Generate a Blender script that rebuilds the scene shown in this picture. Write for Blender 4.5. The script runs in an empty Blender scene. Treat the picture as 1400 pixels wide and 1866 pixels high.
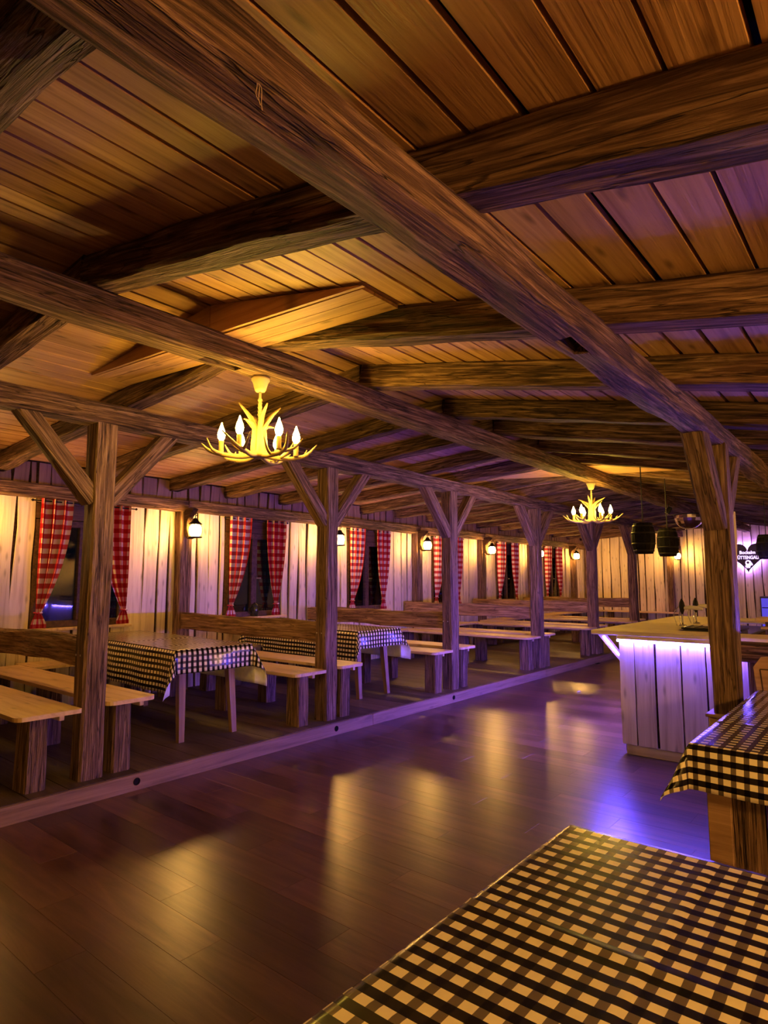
import bpy, bmesh, math, random
from mathutils import Vector, Matrix, noise

random.seed(7)
S = bpy.context.scene
COL = S.collection

# ------------------------------------------------------------------ camera
cam_d = bpy.data.cameras.new('camera')
cam = bpy.data.objects.new('camera', cam_d)
COL.objects.link(cam)
S.camera = cam
cam_d.sensor_fit = 'HORIZONTAL'
cam_d.sensor_width = 36.0
cam_d.lens = 1130.0 / 1400.0 * 36.0
cam_d.clip_start = 0.02
cam.location = (0, 0, 1.46)
cam.rotation_euler = (math.radians(90 + 6.212), 0, math.radians(39.59))

# ------------------------------------------------------------------ world, exposure
w = bpy.data.worlds.new('world')
S.world = w
w.use_nodes = True
w.node_tree.nodes['Background'].inputs[0].default_value = (0.02, 0.025, 0.05, 1)
w.node_tree.nodes['Background'].inputs[1].default_value = 0.03
S.view_settings.view_transform = 'Standard'
S.view_settings.look = 'None'
S.view_settings.gamma = 1
S.view_settings.use_curve_mapping = False
S.view_settings.exposure = 1.55
try:
    S.cycles.max_bounces = 6
    S.cycles.diffuse_bounces = 4
    S.cycles.adaptive_threshold = 0.02
    S.cycles.sample_clamp_indirect = 4.0
except Exception:
    pass

# lamp strengths (all lamps are meshes that glow)
WARM = (1.0, 0.50, 0.10)
CANDLE = (1.0, 0.62, 0.07)
VIOLET = (0.115, 0.07, 1.0)
LANTERN_E = 95.0
CANDLE_E = 120.0
LED_E = 390.0
LED_FRONT_E = 70.0
LED_WING_E = 240.0

# ------------------------------------------------------------------ materials
def new_mat(name):
    m = bpy.data.materials.new(name)
    m.use_nodes = True
    nt = m.node_tree
    return m, nt, nt.nodes, nt.links, nt.nodes['Principled BSDF']

def nd(nodes, t, **k):
    n = nodes.new(t)
    for a, b in k.items():
        setattr(n, a, b)
    return n

def wood(name, c_dark, c_mid, c_light, rough=0.6, along=1.0, across=16.0, bump=0.35, knots=0.6,
         vary=0.35, spec=0.35, pos=(0.3, 0.5, 0.72), fine=1.0, cracks=0.0, flat=False):
    m, nt, N, L, b = new_mat(name)
    tc = nd(N, 'ShaderNodeTexCoord')
    oi = nd(N, 'ShaderNodeObjectInfo')
    mul = nd(N, 'ShaderNodeMath', operation='MULTIPLY')
    mul.inputs[1].default_value = 57.0
    L.new(oi.outputs['Random'], mul.inputs[0])
    add = nd(N, 'ShaderNodeVectorMath', operation='ADD')
    L.new(tc.outputs['Object'], add.inputs[0])
    L.new(mul.outputs[0], add.inputs[1])
    mp = nd(N, 'ShaderNodeMapping')
    mp.inputs['Scale'].default_value = (along, across, across)
    L.new(add.outputs[0], mp.inputs['Vector'])
    n1 = nd(N, 'ShaderNodeTexNoise')
    n1.inputs['Scale'].default_value = 1.6
    n1.inputs['Detail'].default_value = 7
    n1.inputs['Roughness'].default_value = 0.62
    n1.inputs['Distortion'].default_value = 0.7
    L.new(mp.outputs[0], n1.inputs['Vector'])
    ramp = nd(N, 'ShaderNodeValToRGB')
    e = ramp.color_ramp.elements
    e[0].position = pos[0]; e[0].color = (*c_dark, 1)
    e[1].position = pos[2]; e[1].color = (*c_light, 1)
    mid = ramp.color_ramp.elements.new(pos[1]); mid.color = (*c_mid, 1)
    L.new(n1.outputs['Fac'], ramp.inputs['Fac'])
    # knots
    mk = nd(N, 'ShaderNodeMapping')
    mk.inputs['Scale'].default_value = (1.7, 6.0, 6.0)
    L.new(add.outputs[0], mk.inputs['Vector'])
    vo = nd(N, 'ShaderNodeTexVoronoi')
    vo.inputs['Scale'].default_value = 1.3
    if flat:
        vo.voronoi_dimensions = '2D'
    L.new(mk.outputs[0], vo.inputs['Vector'])
    kr = nd(N, 'ShaderNodeMapRange')
    kr.inputs['From Min'].default_value = 0.03
    kr.inputs['From Max'].default_value = 0.13
    kr.inputs['To Min'].default_value = knots
    kr.inputs['To Max'].default_value = 0.0
    L.new(vo.outputs['Distance'], kr.inputs['Value'])
    mix = nd(N, 'ShaderNodeMix', data_type='RGBA')
    L.new(kr.outputs[0], mix.inputs['Factor'])
    L.new(ramp.outputs[0], mix.inputs[6])
    mix.inputs[7].default_value = (*[c * 0.45 for c in c_dark], 1)
    if cracks:
        mc = nd(N, 'ShaderNodeMapping')
        mc.inputs['Scale'].default_value = (0.55, 9.0, 9.0)
        L.new(add.outputs[0], mc.inputs['Vector'])
        nc = nd(N, 'ShaderNodeTexNoise')
        nc.inputs['Scale'].default_value = 1.4
        nc.inputs['Detail'].default_value = 4
        L.new(mc.outputs[0], nc.inputs['Vector'])
        sb = nd(N, 'ShaderNodeMath', operation='SUBTRACT'); sb.inputs[1].default_value = 0.5
        L.new(nc.outputs['Fac'], sb.inputs[0])
        ab = nd(N, 'ShaderNodeMath', operation='ABSOLUTE'); L.new(sb.outputs[0], ab.inputs[0])
        cr = nd(N, 'ShaderNodeMapRange')
        cr.inputs['From Min'].default_value = 0.002
        cr.inputs['From Max'].default_value = 0.009
        cr.inputs['To Min'].default_value = cracks
        cr.inputs['To Max'].default_value = 0.0
        L.new(ab.outputs[0], cr.inputs['Value'])
        mixc = nd(N, 'ShaderNodeMix', data_type='RGBA')
        L.new(cr.outputs[0], mixc.inputs['Factor'])
        L.new(mix.outputs[2], mixc.inputs[6])
        mixc.inputs[7].default_value = (*[c * 0.3 for c in c_dark], 1)
        mix = mixc
    # per piece tone
    hsv = nd(N, 'ShaderNodeHueSaturation')
    vr = nd(N, 'ShaderNodeMapRange')
    vr.inputs['To Min'].default_value = 1 - vary
    vr.inputs['To Max'].default_value = 1 + vary
    L.new(oi.outputs['Random'], vr.inputs['Value'])
    L.new(vr.outputs[0], hsv.inputs['Value'])
    L.new(mix.outputs[2], hsv.inputs['Color'])
    L.new(hsv.outputs[0], b.inputs['Base Color'])
    b.inputs['Roughness'].default_value = rough
    b.inputs['Specular IOR Level'].default_value = spec
    # fine grain relief
    m2 = nd(N, 'ShaderNodeMapping')
    m2.inputs['Scale'].default_value = (along * 2.2, across * 3.2 * fine, across * 3.2 * fine)
    L.new(add.outputs[0], m2.inputs['Vector'])
    n2 = nd(N, 'ShaderNodeTexNoise')
    n2.inputs['Scale'].default_value = 1.5
    n2.inputs['Detail'].default_value = 5
    L.new(m2.outputs[0], n2.inputs['Vector'])
    sm = nd(N, 'ShaderNodeMath', operation='ADD')
    L.new(n1.outputs['Fac'], sm.inputs[0])
    L.new(n2.outputs['Fac'], sm.inputs[1])
    if cracks:
        s2 = nd(N, 'ShaderNodeMath', operation='SUBTRACT')
        L.new(sm.outputs[0], s2.inputs[0])
        L.new(cr.outputs[0], s2.inputs[1])
        sm = s2
    bp = nd(N, 'ShaderNodeBump')
    bp.inputs['Strength'].default_value = bump
    bp.inputs['Distance'].default_value = 0.012
    L.new(sm.outputs[0], bp.inputs['Height'])
    L.new(bp.outputs[0], b.inputs['Normal'])
    return m

def plain(name, col, rough=0.5, metal=0.0, spec=0.5, bump=0.0):
    m, nt, N, L, b = new_mat(name)
    tc = nd(N, 'ShaderNodeTexCoord')
    n = nd(N, 'ShaderNodeTexNoise')
    n.inputs['Scale'].default_value = 30
    n.inputs['Detail'].default_value = 3
    L.new(tc.outputs['Object'], n.inputs['Vector'])
    mx = nd(N, 'ShaderNodeMix', data_type='RGBA')
    mx.inputs[6].default_value = (*[c * 0.8 for c in col], 1)
    mx.inputs[7].default_value = (*[min(1, c * 1.2) for c in col], 1)
    L.new(n.outputs['Fac'], mx.inputs['Factor'])
    L.new(mx.outputs[2], b.inputs['Base Color'])
    b.inputs['Roughness'].default_value = rough
    b.inputs['Metallic'].default_value = metal
    b.inputs['Specular IOR Level'].default_value = spec
    if bump:
        bp = nd(N, 'ShaderNodeBump')
        bp.inputs['Strength'].default_value = bump
        bp.inputs['Distance'].default_value = 0.005
        L.new(n.outputs['Fac'], bp.inputs['Height'])
        L.new(bp.outputs[0], b.inputs['Normal'])
    return m

def glow(name, col, strength):
    m, nt, N, L, b = new_mat(name)
    b.inputs['Base Color'].default_value = (*col, 1)
    b.inputs['Emission Color'].default_value = (*col, 1)
    b.inputs['Emission Strength'].default_value = strength
    return m

def gingham(name, period, white, tint_a, tint_b, rough, spec, bump=0.1, fa=0.5, fb=0.5):
    """woven check from the cloth's own UVs (metres): stripes one way tint_a, the other way tint_b, multiplied"""
    m, nt, N, L, b = new_mat(name)
    uv = nd(N, 'ShaderNodeUVMap')
    sp = nd(N, 'ShaderNodeSeparateXYZ')
    L.new(uv.outputs[0], sp.inputs[0])
    def stripe(out, fr):
        d = nd(N, 'ShaderNodeMath', operation='DIVIDE'); d.inputs[1].default_value = period
        L.new(out, d.inputs[0])
        f = nd(N, 'ShaderNodeMath', operation='FRACT'); L.new(d.outputs[0], f.inputs[0])
        l = nd(N, 'ShaderNodeMath', operation='LESS_THAN'); l.inputs[1].default_value = fr
        L.new(f.outputs[0], l.inputs[0])
        return l.outputs[0]
    a = nd(N, 'ShaderNodeMix', data_type='RGBA')
    a.inputs[6].default_value = (*white, 1); a.inputs[7].default_value = (*tint_a, 1)
    L.new(stripe(sp.outputs[0], fa), a.inputs['Factor'])
    c = nd(N, 'ShaderNodeMix', data_type='RGBA', blend_type='MULTIPLY')
    L.new(stripe(sp.outputs[1], fb), c.inputs['Factor'])
    L.new(a.outputs[2], c.inputs[6]); c.inputs[7].default_value = (*tint_b, 1)
    L.new(c.outputs[2], b.inputs['Base Color'])
    b.inputs['Roughness'].default_value = rough
    b.inputs['Specular IOR Level'].default_value = spec
    n = nd(N, 'ShaderNodeTexNoise'); n.inputs['Scale'].default_value = 9; n.inputs['Detail'].default_value = 3
    L.new(uv.outputs[0], n.inputs['Vector'])
    bp = nd(N, 'ShaderNodeBump'); bp.inputs['Strength'].default_value = bump; bp.inputs['Distance'].default_value = 0.02
    L.new(n.outputs['Fac'], bp.inputs['Height']); L.new(bp.outputs[0], b.inputs['Normal'])
    return m

M = {}
M['beam'] = wood('old_beam_wood', (0.032, 0.016, 0.010), (0.118, 0.063, 0.038), (0.34, 0.205, 0.128), 0.75, 1.6, 34, 1.0, 0.5, 0.22, 0.2, pos=(0.36, 0.5, 0.68), cracks=0.7)
M['post'] = wood('old_post_wood', (0.045, 0.024, 0.016), (0.165, 0.094, 0.058), (0.37, 0.235, 0.148), 0.75, 1.6, 38, 1.0, 0.4, 0.15, 0.2, pos=(0.36, 0.5, 0.68), cracks=0.7)
M['rail'] = wood('pale_hewn_wood', (0.08, 0.042, 0.022), (0.26, 0.15, 0.08), (0.52, 0.33, 0.18), 0.75, 1.4, 26, 1.0, 0.4, 0.12, 0.2, pos=(0.34, 0.5, 0.68), cracks=0.6)
M['ceil'] = wood('ceiling_pine', (0.27, 0.13, 0.06), (0.45, 0.245, 0.125), (0.57, 0.33, 0.17), 0.55, 0.6, 16, 0.25, 0.75, 0.22, 0.25, flat=True)
M['white'] = wood('limed_spruce', (0.46, 0.36, 0.25), (0.68, 0.57, 0.42), (0.78, 0.69, 0.54), 0.6, 0.6, 12, 0.2, 0.55, 0.13, 0.3, flat=True)
M['bench'] = wood('pale_bench_pine', (0.50, 0.32, 0.15), (0.66, 0.46, 0.24), (0.74, 0.55, 0.31), 0.45, 0.7, 10, 0.12, 0.5, 0.08, 0.4, flat=True)
M['platform'] = wood('platform_boards', (0.045, 0.025, 0.013), (0.085, 0.05, 0.027), (0.13, 0.08, 0.043), 0.5, 0.6, 10, 0.2, 0.4, 0.3, 0.4)
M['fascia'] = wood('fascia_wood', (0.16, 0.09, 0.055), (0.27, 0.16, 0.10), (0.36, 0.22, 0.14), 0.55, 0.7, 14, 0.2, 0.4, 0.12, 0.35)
M['floor'] = wood('dark_laminate', (0.048, 0.019, 0.010), (0.095, 0.040, 0.020), (0.145, 0.066, 0.034), 0.29, 0.9, 9, 0.04, 0.3, 0.38, 0.42)
M['bark'] = wood('bark_brown', (0.02, 0.011, 0.006), (0.06, 0.033, 0.018), (0.11, 0.065, 0.036), 0.9, 2, 20, 0.8, 0.3, 0.2, 0.1)
M['tableleg'] = wood('table_leg_wood', (0.14, 0.075, 0.04), (0.26, 0.15, 0.08), (0.36, 0.22, 0.12), 0.5, 0.8, 14, 0.2, 0.4, 0.12, 0.4)
M['frame'] = wood('dark_window_wood', (0.04, 0.02, 0.012), (0.09, 0.046, 0.026), (0.14, 0.075, 0.042), 0.6, 0.8, 16, 0.3, 0.2, 0.1, 0.3)
M['barrel'] = wood('black_barrel_wood', (0.004, 0.0035, 0.004), (0.008, 0.007, 0.008), (0.014, 0.012, 0.013), 0.85, 1.0, 16, 0.3, 0.2, 0.3, 0.08)
M['chair'] = wood('chair_wood', (0.30, 0.17, 0.08), (0.46, 0.28, 0.13), (0.55, 0.35, 0.17), 0.45, 0.8, 12, 0.12, 0.4, 0.1, 0.4)
M['black'] = plain('black_iron', (0.015, 0.013, 0.012), 0.5, 0.6)
M['void'] = plain('dull_black', (0.006, 0.005, 0.007), 0.95, 0, 0.1)
M['roofing'] = plain('roof_underlay', (0.012, 0.008, 0.006), 0.9, 0, 0.1)
M['shell'] = plain('shell_wood', (0.22, 0.13, 0.075), 0.8, 0, 0.2)
M['antler'] = plain('antler', (0.30, 0.20, 0.09), 0.45, 0, 0.4, 0.2)
M['cup'] = plain('canopy_plaster', (0.42, 0.32, 0.19), 0.5)
M['steel'] = plain('steel', (0.5, 0.5, 0.52), 0.25, 1.0)
M['screw'] = plain('screw_zinc', (0.55, 0.5, 0.45), 0.35, 0.9)
M['mirror'] = plain('mirror_facets', (0.75, 0.72, 0.75), 0.08, 1.0)
M['jug'] = plain('black_enamel', (0.012, 0.012, 0.014), 0.15, 0.0, 0.6)
M['paper'] = plain('paper', (0.8, 0.78, 0.72), 0.8)
M['twine'] = plain('twine', (0.6, 0.42, 0.25), 0.9)
M['backing'] = plain('cloth_backing', (0.78, 0.76, 0.72), 0.8)
M['sign'] = plain('sign_blue', (0.03, 0.018, 0.11), 0.5)
M['tray'] = plain('dark_plastic', (0.03, 0.028, 0.045), 0.4)
M['pale'] = plain('pale_handle', (0.72, 0.68, 0.60), 0.35)
M['cable'] = plain('black_cable', (0.01, 0.01, 0.01), 0.7)
M['lantern'] = glow('lantern_glass_lit', WARM, LANTERN_E)
M['lantern_strong'] = glow('lantern_glass_bright', WARM, LANTERN_E * 2.4)
M['candle'] = glow('flame_bulb_lit', CANDLE, CANDLE_E)
M['led'] = glow('led_strip_lit', VIOLET, LED_E)
M['ledfront'] = glow('led_front_lit', VIOLET, LED_FRONT_E)
M['ledwing'] = glow('led_wing_lit', VIOLET, LED_WING_E)
M['halo'] = glow('sign_backlight', (0.42, 0.2, 1.0), 60.0)
M['letters'] = glow('sign_letters_lit', (0.80, 0.5, 1.0), 0.8)
M['coolerglow'] = glow('cooler_light', (0.10, 0.08, 0.9), 0.22)
M['table_check'] = gingham('black_white_check', 0.0475, (0.82, 0.72, 0.52), (0.13, 0.10, 0.075), (0.018, 0.015, 0.013), 0.2, 0.28, 0.05, 0.42, 0.5)
M['curtain_check'] = gingham('red_white_check', 0.105, (0.66, 0.54, 0.50), (0.44, 0.045, 0.065), (0.60, 0.09, 0.12), 0.85, 0.1, 0.1)

def glass_mat():
    m, nt, N, L, b = new_mat('night_window_glass')
    N.remove(b)
    out = N['Material Output']
    tr = nd(N, 'ShaderNodeBsdfTransparent'); tr.inputs[0].default_value = (0.8, 0.85, 0.85, 1)
    gl = nd(N, 'ShaderNodeBsdfGlossy'); gl.inputs['Roughness'].default_value = 0.03
    fr = nd(N, 'ShaderNodeFresnel'); fr.inputs[0].default_value = 1.5
    mx = nd(N, 'ShaderNodeMixShader')
    sc = nd(N, 'ShaderNodeMath', operation='MULTIPLY'); sc.inputs[1].default_value = 1.2
    L.new(fr.outputs[0], sc.inputs[0]); L.new(sc.outputs[0], mx.inputs[0])
    L.new(tr.outputs[0], mx.inputs[1]); L.new(gl.outputs[0], mx.inputs[2])
    L.new(mx.outputs[0], out.inputs[0])
    return m
M['glass'] = glass_mat()

# ------------------------------------------------------------------ object helpers
def link(o, parent=None):
    COL.objects.link(o)
    if parent is not None:
        o.parent = parent
    return o

def mesh(name, verts, faces, mat, parent=None, smooth=False, mw=None):
    me = bpy.data.meshes.new(name)
    me.from_pydata([tuple(v) for v in verts], [], faces)
    me.materials.append(M[mat] if isinstance(mat, str) else mat)
    if smooth:
        for p in me.polygons:
            p.use_smooth = True
    me.update()
    o = bpy.data.objects.new(name, me)
    link(o, parent)
    if mw is not None:
        o.matrix_local = mw
    return o

def empty(name, loc=(0, 0, 0), rz=0.0):
    o = bpy.data.objects.new(name, None)
    o.empty_display_size = 0.1
    COL.objects.link(o)
    o.location = loc
    o.rotation_euler = (0, 0, rz)
    return o

def tag(o, label, cat, group=None, kind=None):
    o['label'] = label
    o['category'] = cat
    if group:
        o['group'] = group
    if kind:
        o['kind'] = kind
    return o

def structure(o, label=None):
    o['kind'] = 'structure'
    if label:
        o['label'] = label
    return o

def frame(p0, p1, up=(0, 0, 1)):
    """matrix whose local X runs p0 -> p1, local Z as near as possible to up"""
    p0, p1 = Vector(p0), Vector(p1)
    x = (p1 - p0).normalized()
    z = Vector(up)
    z = (z - x * z.dot(x)).normalized()
    y = z.cross(x)
    m = Matrix((x, y, z)).transposed().to_4x4()
    m.translation = p0
    return m, (p1 - p0).length

def rel(parent, mw):
    """world matrix expressed in the parent's space (parents are unscaled empties)"""
    if parent is None:
        return mw
    return (Matrix.LocRotScale(parent.location, parent.rotation_euler, None)).inverted() @ mw

_seed = [0]
def timber(name, p0, p1, wd, ht, mat='beam', parent=None, amp=0.007, seg=0.11, up=(0, 0, 1), ch=0.014, mn=3):
    """a rough-hewn squared timber: chamfered section, wandering faces"""
    mw, L = frame(p0, p1, up)
    _seed[0] += 1
    s = _seed[0] * 7.31
    n = max(mn, int(L / seg))
    a, b = wd / 2, ht / 2
    prof = [(-a + ch, -b), (0, -b), (a - ch, -b), (a, -b + ch), (a, 0), (a, b - ch),
            (a - ch, b), (0, b), (-a + ch, b), (-a, b - ch), (-a, 0), (-a, -b + ch)]
    vs, fs = [], []
    for i in range(n + 1):
        x = L * i / n
        oy = amp * 1.1 * noise.noise((x * 0.9 + s, 1.3, s))
        oz = amp * 1.1 * noise.noise((x * 0.9 - s, 7.7, s))
        for k, (y, z) in enumerate(prof):
            j1 = amp * noise.noise((x * 2.3 + s, k * 0.9, s * 0.7))
            j2 = amp * noise.noise((x * 2.3 + s, k * 0.9 + 40, s * 0.7))
            vs.append((x, y + oy + j1, z + oz + j2))
    for i in range(n):
        for k in range(12):
            k2 = (k + 1) % 12
            fs.append((i * 12 + k, i * 12 + k2, (i + 1) * 12 + k2, (i + 1) * 12 + k))
    fs.append(tuple(range(11, -1, -1)))
    fs.append(tuple(n * 12 + k for k in range(12)))
    return mesh(name, vs, fs, mat, parent, False, rel(parent, mw))

def board(name, p0, p1, wd, th, mat, parent=None, wany=0.0, up=(0, 0, 1), n=5, cup=0.0):
    """a sawn board, width along local Y, thickness along local Z; edges wander by wany"""
    mw, L = frame(p0, p1, up)
    _seed[0] += 1
    s = _seed[0] * 3.17
    vs, fs = [], []
    for i in range(n + 1):
        x = L * i / n
        e0 = wany * (noise.noise((x * 1.4 + s, 0.2, s)) - 0.25 + 0.5 * noise.noise((x * 6 + s, 0.2, s)))
        e1 = wany * (noise.noise((x * 1.4 + s, 9.2, s)) - 0.25 + 0.5 * noise.noise((x * 6 + s, 3.2, s)))
        vs += [(x, -wd / 2 - e0, -th / 2), (x, wd / 2 + e1, -th / 2), (x, wd / 2 + e1, th / 2), (x, -wd / 2 - e0, th / 2)]
    for i in range(n):
        for k in range(4):
            k2 = (k + 1) % 4
            fs.append((i * 4 + k, i * 4 + k2, i * 4 + 4 + k2, i * 4 + 4 + k))
    fs.append((3, 2, 1, 0))
    fs.append(tuple(n * 4 + k for k in range(4)))
    return mesh(name, vs, fs, mat, parent, False, rel(parent, mw))

def box(name, lo, hi, mat, parent=None, bev=0.004):
    """a bevelled block between two corners (world space)"""
    c = [(lo[i] + hi[i]) / 2 for i in range(3)]
    h = [(hi[i] - lo[i]) / 2 for i in range(3)]
    bm = bmesh.new()
    bmesh.ops.create_cube(bm, size=2.0)
    for v in bm.verts:
        v.co = Vector((v.co.x * h[0], v.co.y * h[1], v.co.z * h[2]))
    if bev:
        bmesh.ops.bevel(bm, geom=bm.edges[:], offset=min(bev, min(h) * 0.8), segments=1, affect='EDGES')
    me = bpy.data.meshes.new(name)
    bm.to_mesh(me); bm.free()
    me.materials.append(M[mat])
    o = bpy.data.objects.new(name, me)
    link(o, parent)
    o.matrix_local = rel(parent, Matrix.Translation(c))
    return o

def lathe(name, prof, mat, parent=None, loc=(0, 0, 0), seg=12, smooth=True, rot=None):
    vs, fs = [], []
    for r, z in prof:
        for k in range(seg):
            a = 2 * math.pi * k / seg
            vs.append((r * math.cos(a), r * math.sin(a), z))
    n = len(prof)
    for i in range(n - 1):
        for k in range(seg):
            k2 = (k + 1) % seg
            fs.append((i * seg + k, i * seg + k2, (i + 1) * seg + k2, (i + 1) * seg + k))
    fs.append(tuple(range(seg - 1, -1, -1)))
    fs.append(tuple((n - 1) * seg + k for k in range(seg)))
    mw = Matrix.Translation(loc)
    if rot is not None:
        mw = mw @ rot
    return mesh(name, vs, fs, mat, parent, smooth, mw)

def tube(name, pts, rad, mat, parent=None, seg=7, smooth=True, sub=3):
    """tapered tube through points (Catmull-Rom), in the parent's local space"""
    P = [Vector(p) for p in pts]
    R = list(rad) if hasattr(rad, '__len__') else [rad] * len(P)
    Q, RR = [], []
    for i in range(len(P) - 1):
        a = P[max(i - 1, 0)]; b = P[i]; c = P[i + 1]; d = P[min(i + 2, len(P) - 1)]
        for j in range(sub):
            t = j / sub
            Q.append(0.5 * ((2 * b) + (c - a) * t + (2 * a - 5 * b + 4 * c - d) * t * t + (3 * b - a - 3 * c + d) * t ** 3))
            RR.append(R[i] * (1 - t) + R[i + 1] * t)
    Q.append(P[-1]); RR.append(R[-1])
    vs, fs = [], []
    ref = Vector((0.13, 0.31, 0.94))
    for i, q in enumerate(Q):
        t = (Q[min(i + 1, len(Q) - 1)] - Q[max(i - 1, 0)]).normalized()
        u = t.cross(ref)
        if u.length < 0.05:
            u = t.cross(Vector((1, 0, 0)))
        u.normalize()
        v = t.cross(u)
        for k in range(seg):
            a = 2 * math.pi * k / seg
            vs.append(q + (u * math.cos(a) + v * math.sin(a)) * RR[i])
    n = len(Q)
    for i in range(n - 1):
        for k in range(seg):
            k2 = (k + 1) % seg
            fs.append((i * seg + k, (i + 1) * seg + k, (i + 1) * seg + k2, i * seg + k2))
    fs.append(tuple(range(seg)))
    fs.append(tuple((n - 1) * seg + k for k in range(seg - 1, -1, -1)))
    return mesh(name, vs, fs, mat, parent, smooth)

def prism(name, poly, y0, y1, mat, parent=None, mw=None, axis='y'):
    """outline (a, z) extruded along y (or along x when axis is x)"""
    n = len(poly)
    if axis == 'y':
        vs = [(a, y0, z) for a, z in poly] + [(a, y1, z) for a, z in poly]
    else:
        vs = [(y0, a, z) for a, z in poly] + [(y1, a, z) for a, z in poly]
    fs = [tuple(range(n)), tuple(range(2 * n - 1, n - 1, -1))]
    for i in range(n):
        j = (i + 1) % n
        fs.append((i, i + n, j + n, j))
    o = mesh(name, vs, fs, mat, parent, False, mw)
    bm = bmesh.new(); bm.from_mesh(o.data)
    bmesh.ops.recalc_face_normals(bm, faces=bm.faces[:])
    bm.to_mesh(o.data); bm.free()
    return o

def copy_tree(o, parent=None):
    c = o.copy()
    COL.objects.link(c)
    if parent is not None:
        c.parent = parent
    for ch in [k for k in o.children]:
        copy_tree(ch, c)
    return c

def cut(o, lo, hi):
    """really cut a pocket out of a timber (world box); the cutter is removed again"""
    c = box('cutter', lo, hi, 'void', None, 0)
    md = o.modifiers.new('cut', 'BOOLEAN')
    md.object = c; md.operation = 'DIFFERENCE'; md.solver = 'EXACT'
    bpy.context.view_layer.update()
    dg = bpy.context.evaluated_depsgraph_get()
    me = bpy.data.meshes.new_from_object(o.evaluated_get(dg))
    o.modifiers.clear()
    o.data = me
    bpy.data.objects.remove(c)

# ------------------------------------------------------------------ layout numbers (metres)
P = 0.113                      # platform height
XW = -7.0                      # face of the window wall
YB = 17.6                      # back wall
XR = 1.75                      # far side wall (not in view)
YN = -3.6                      # wall behind the camera
ROW = -4.39                    # row of posts on the platform edge
POST_Y = [2.10, 4.42, 6.62, 9.05, 11.36, 13.65]
RIDGE = -2.85
def rz(x):                     # underside of the rafters
    return 2.825 + (0.063 * (x - RIDGE) if x < RIDGE else -0.20 * (x - RIDGE))
RH = 0.15                      # rafter depth
RAFTERS = [0.5, 1.36, 2.36, 3.32, 4.36, 5.2, 6.15, 7.0, 7.95, 8.9, 9.85, 10.8, 11.75, 12.7, 13.65, 14.6, 15.55, 16.5, 17.4]

# ------------------------------------------------------------------ floor
floor = structure(mesh('floor', [(ROW + 0.18, YN, -0.02), (XR, YN, -0.02), (XR, YB, -0.02), (ROW + 0.18, YB, -0.02)],
                       [(0, 1, 2, 3)], 'floor'), 'dark brown laminate floor of the hall')
PW, PL = 0.195, 1.29
pm = None
k = 0
rest_v, rest_f = [], []
y = YN
r = 0
while y < YB:
    x = ROW + 0.185 - (r * 0.47) % PL
    while x < XR:
        x0, x1 = max(x, ROW + 0.185), min(x + PL, XR)
        if x1 - x0 > 0.05:
            near = 0.3 < y < 10.4 and x0 < 0.1 and x0 < -0.1 * y + 1.0
            if near:
                full = abs((x1 - x0) - PL) < 1e-4
                if full and pm is not None:
                    o = bpy.data.objects.new('plank', pm)
                    link(o, floor)
                else:
                    hw, hl = PW / 2 - 0.0002, (x1 - x0) / 2 - 0.0002
                    vs = [(sx * (hl - dz), sy * (hw - dz), z) for z, dz in ((-0.02, 0), (-0.0006, 0), (0, 0.0006))
                          for sx, sy in ((-1, -1), (1, -1), (1, 1), (-1, 1))]
                    fs = [(8, 9, 10, 11)] + [(a, (a % 4 + 1) % 4 + (a // 4) * 4, (a % 4 + 1) % 4 + (a // 4) * 4 + 4, a + 4) for a in range(8)]
                    o = mesh('plank', vs, fs, 'floor', floor)
                    if full:
                        pm = o.data
                o.location = ((x0 + x1) / 2, y + PW / 2, 0)
            else:
                i = len(rest_v)
                rest_v += [(x0, y, 0), (x1 - 0.0005, y, 0), (x1 - 0.0005, y + PW - 0.0005, 0), (x0, y + PW - 0.0005, 0)]
                rest_f.append((i, i + 1, i + 2, i + 3))
        x += PL
    y += PW
    r += 1
o = mesh('plank_field', rest_v, rest_f, 'floor', floor)
o['kind'] = 'stuff'

# platform along the windows
plat = structure(mesh('floor_platform', [(XW, YN, P - 0.03), (ROW + 0.165, YN, P - 0.03), (ROW + 0.165, YB, P - 0.03), (XW, YB, P - 0.03)],
                      [(0, 1, 2, 3)], 'bark'), 'raised dark plank platform under the booths')
y = YN
while y < YB:
    wd = 0.24
    board('plank', (XW + 0.01, y + wd / 2, P - 0.0125), (ROW + 0.165, y + wd / 2, P - 0.0125), wd - 0.006, 0.025, 'platform', plat, 0.0, n=2)
    y += wd
fas = structure(empty('trim_1'), 'wooden fascia board along the platform step')
for a, b in ((YN, 0.9), (0.905, 4.9), (4.905, 8.9), (8.905, 13.1), (13.105, YB)):
    board('fascia_board', (ROW + 0.18, a, 0.055), (ROW + 0.18, b, 0.055), 0.024, 0.108, 'fascia', fas, 0.0, n=2)
for yy in (2.37, 4.371, 6.384):
    lathe('cable_hole', [(0.026, 0), (0.026, 0.003), (0.019, 0.0035), (0.018, 0.001)], 'void', fas, (ROW + 0.1915, yy, 0.06), 14, False,
          Matrix.Rotation(math.pi / 2, 4, 'Y'))

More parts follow.
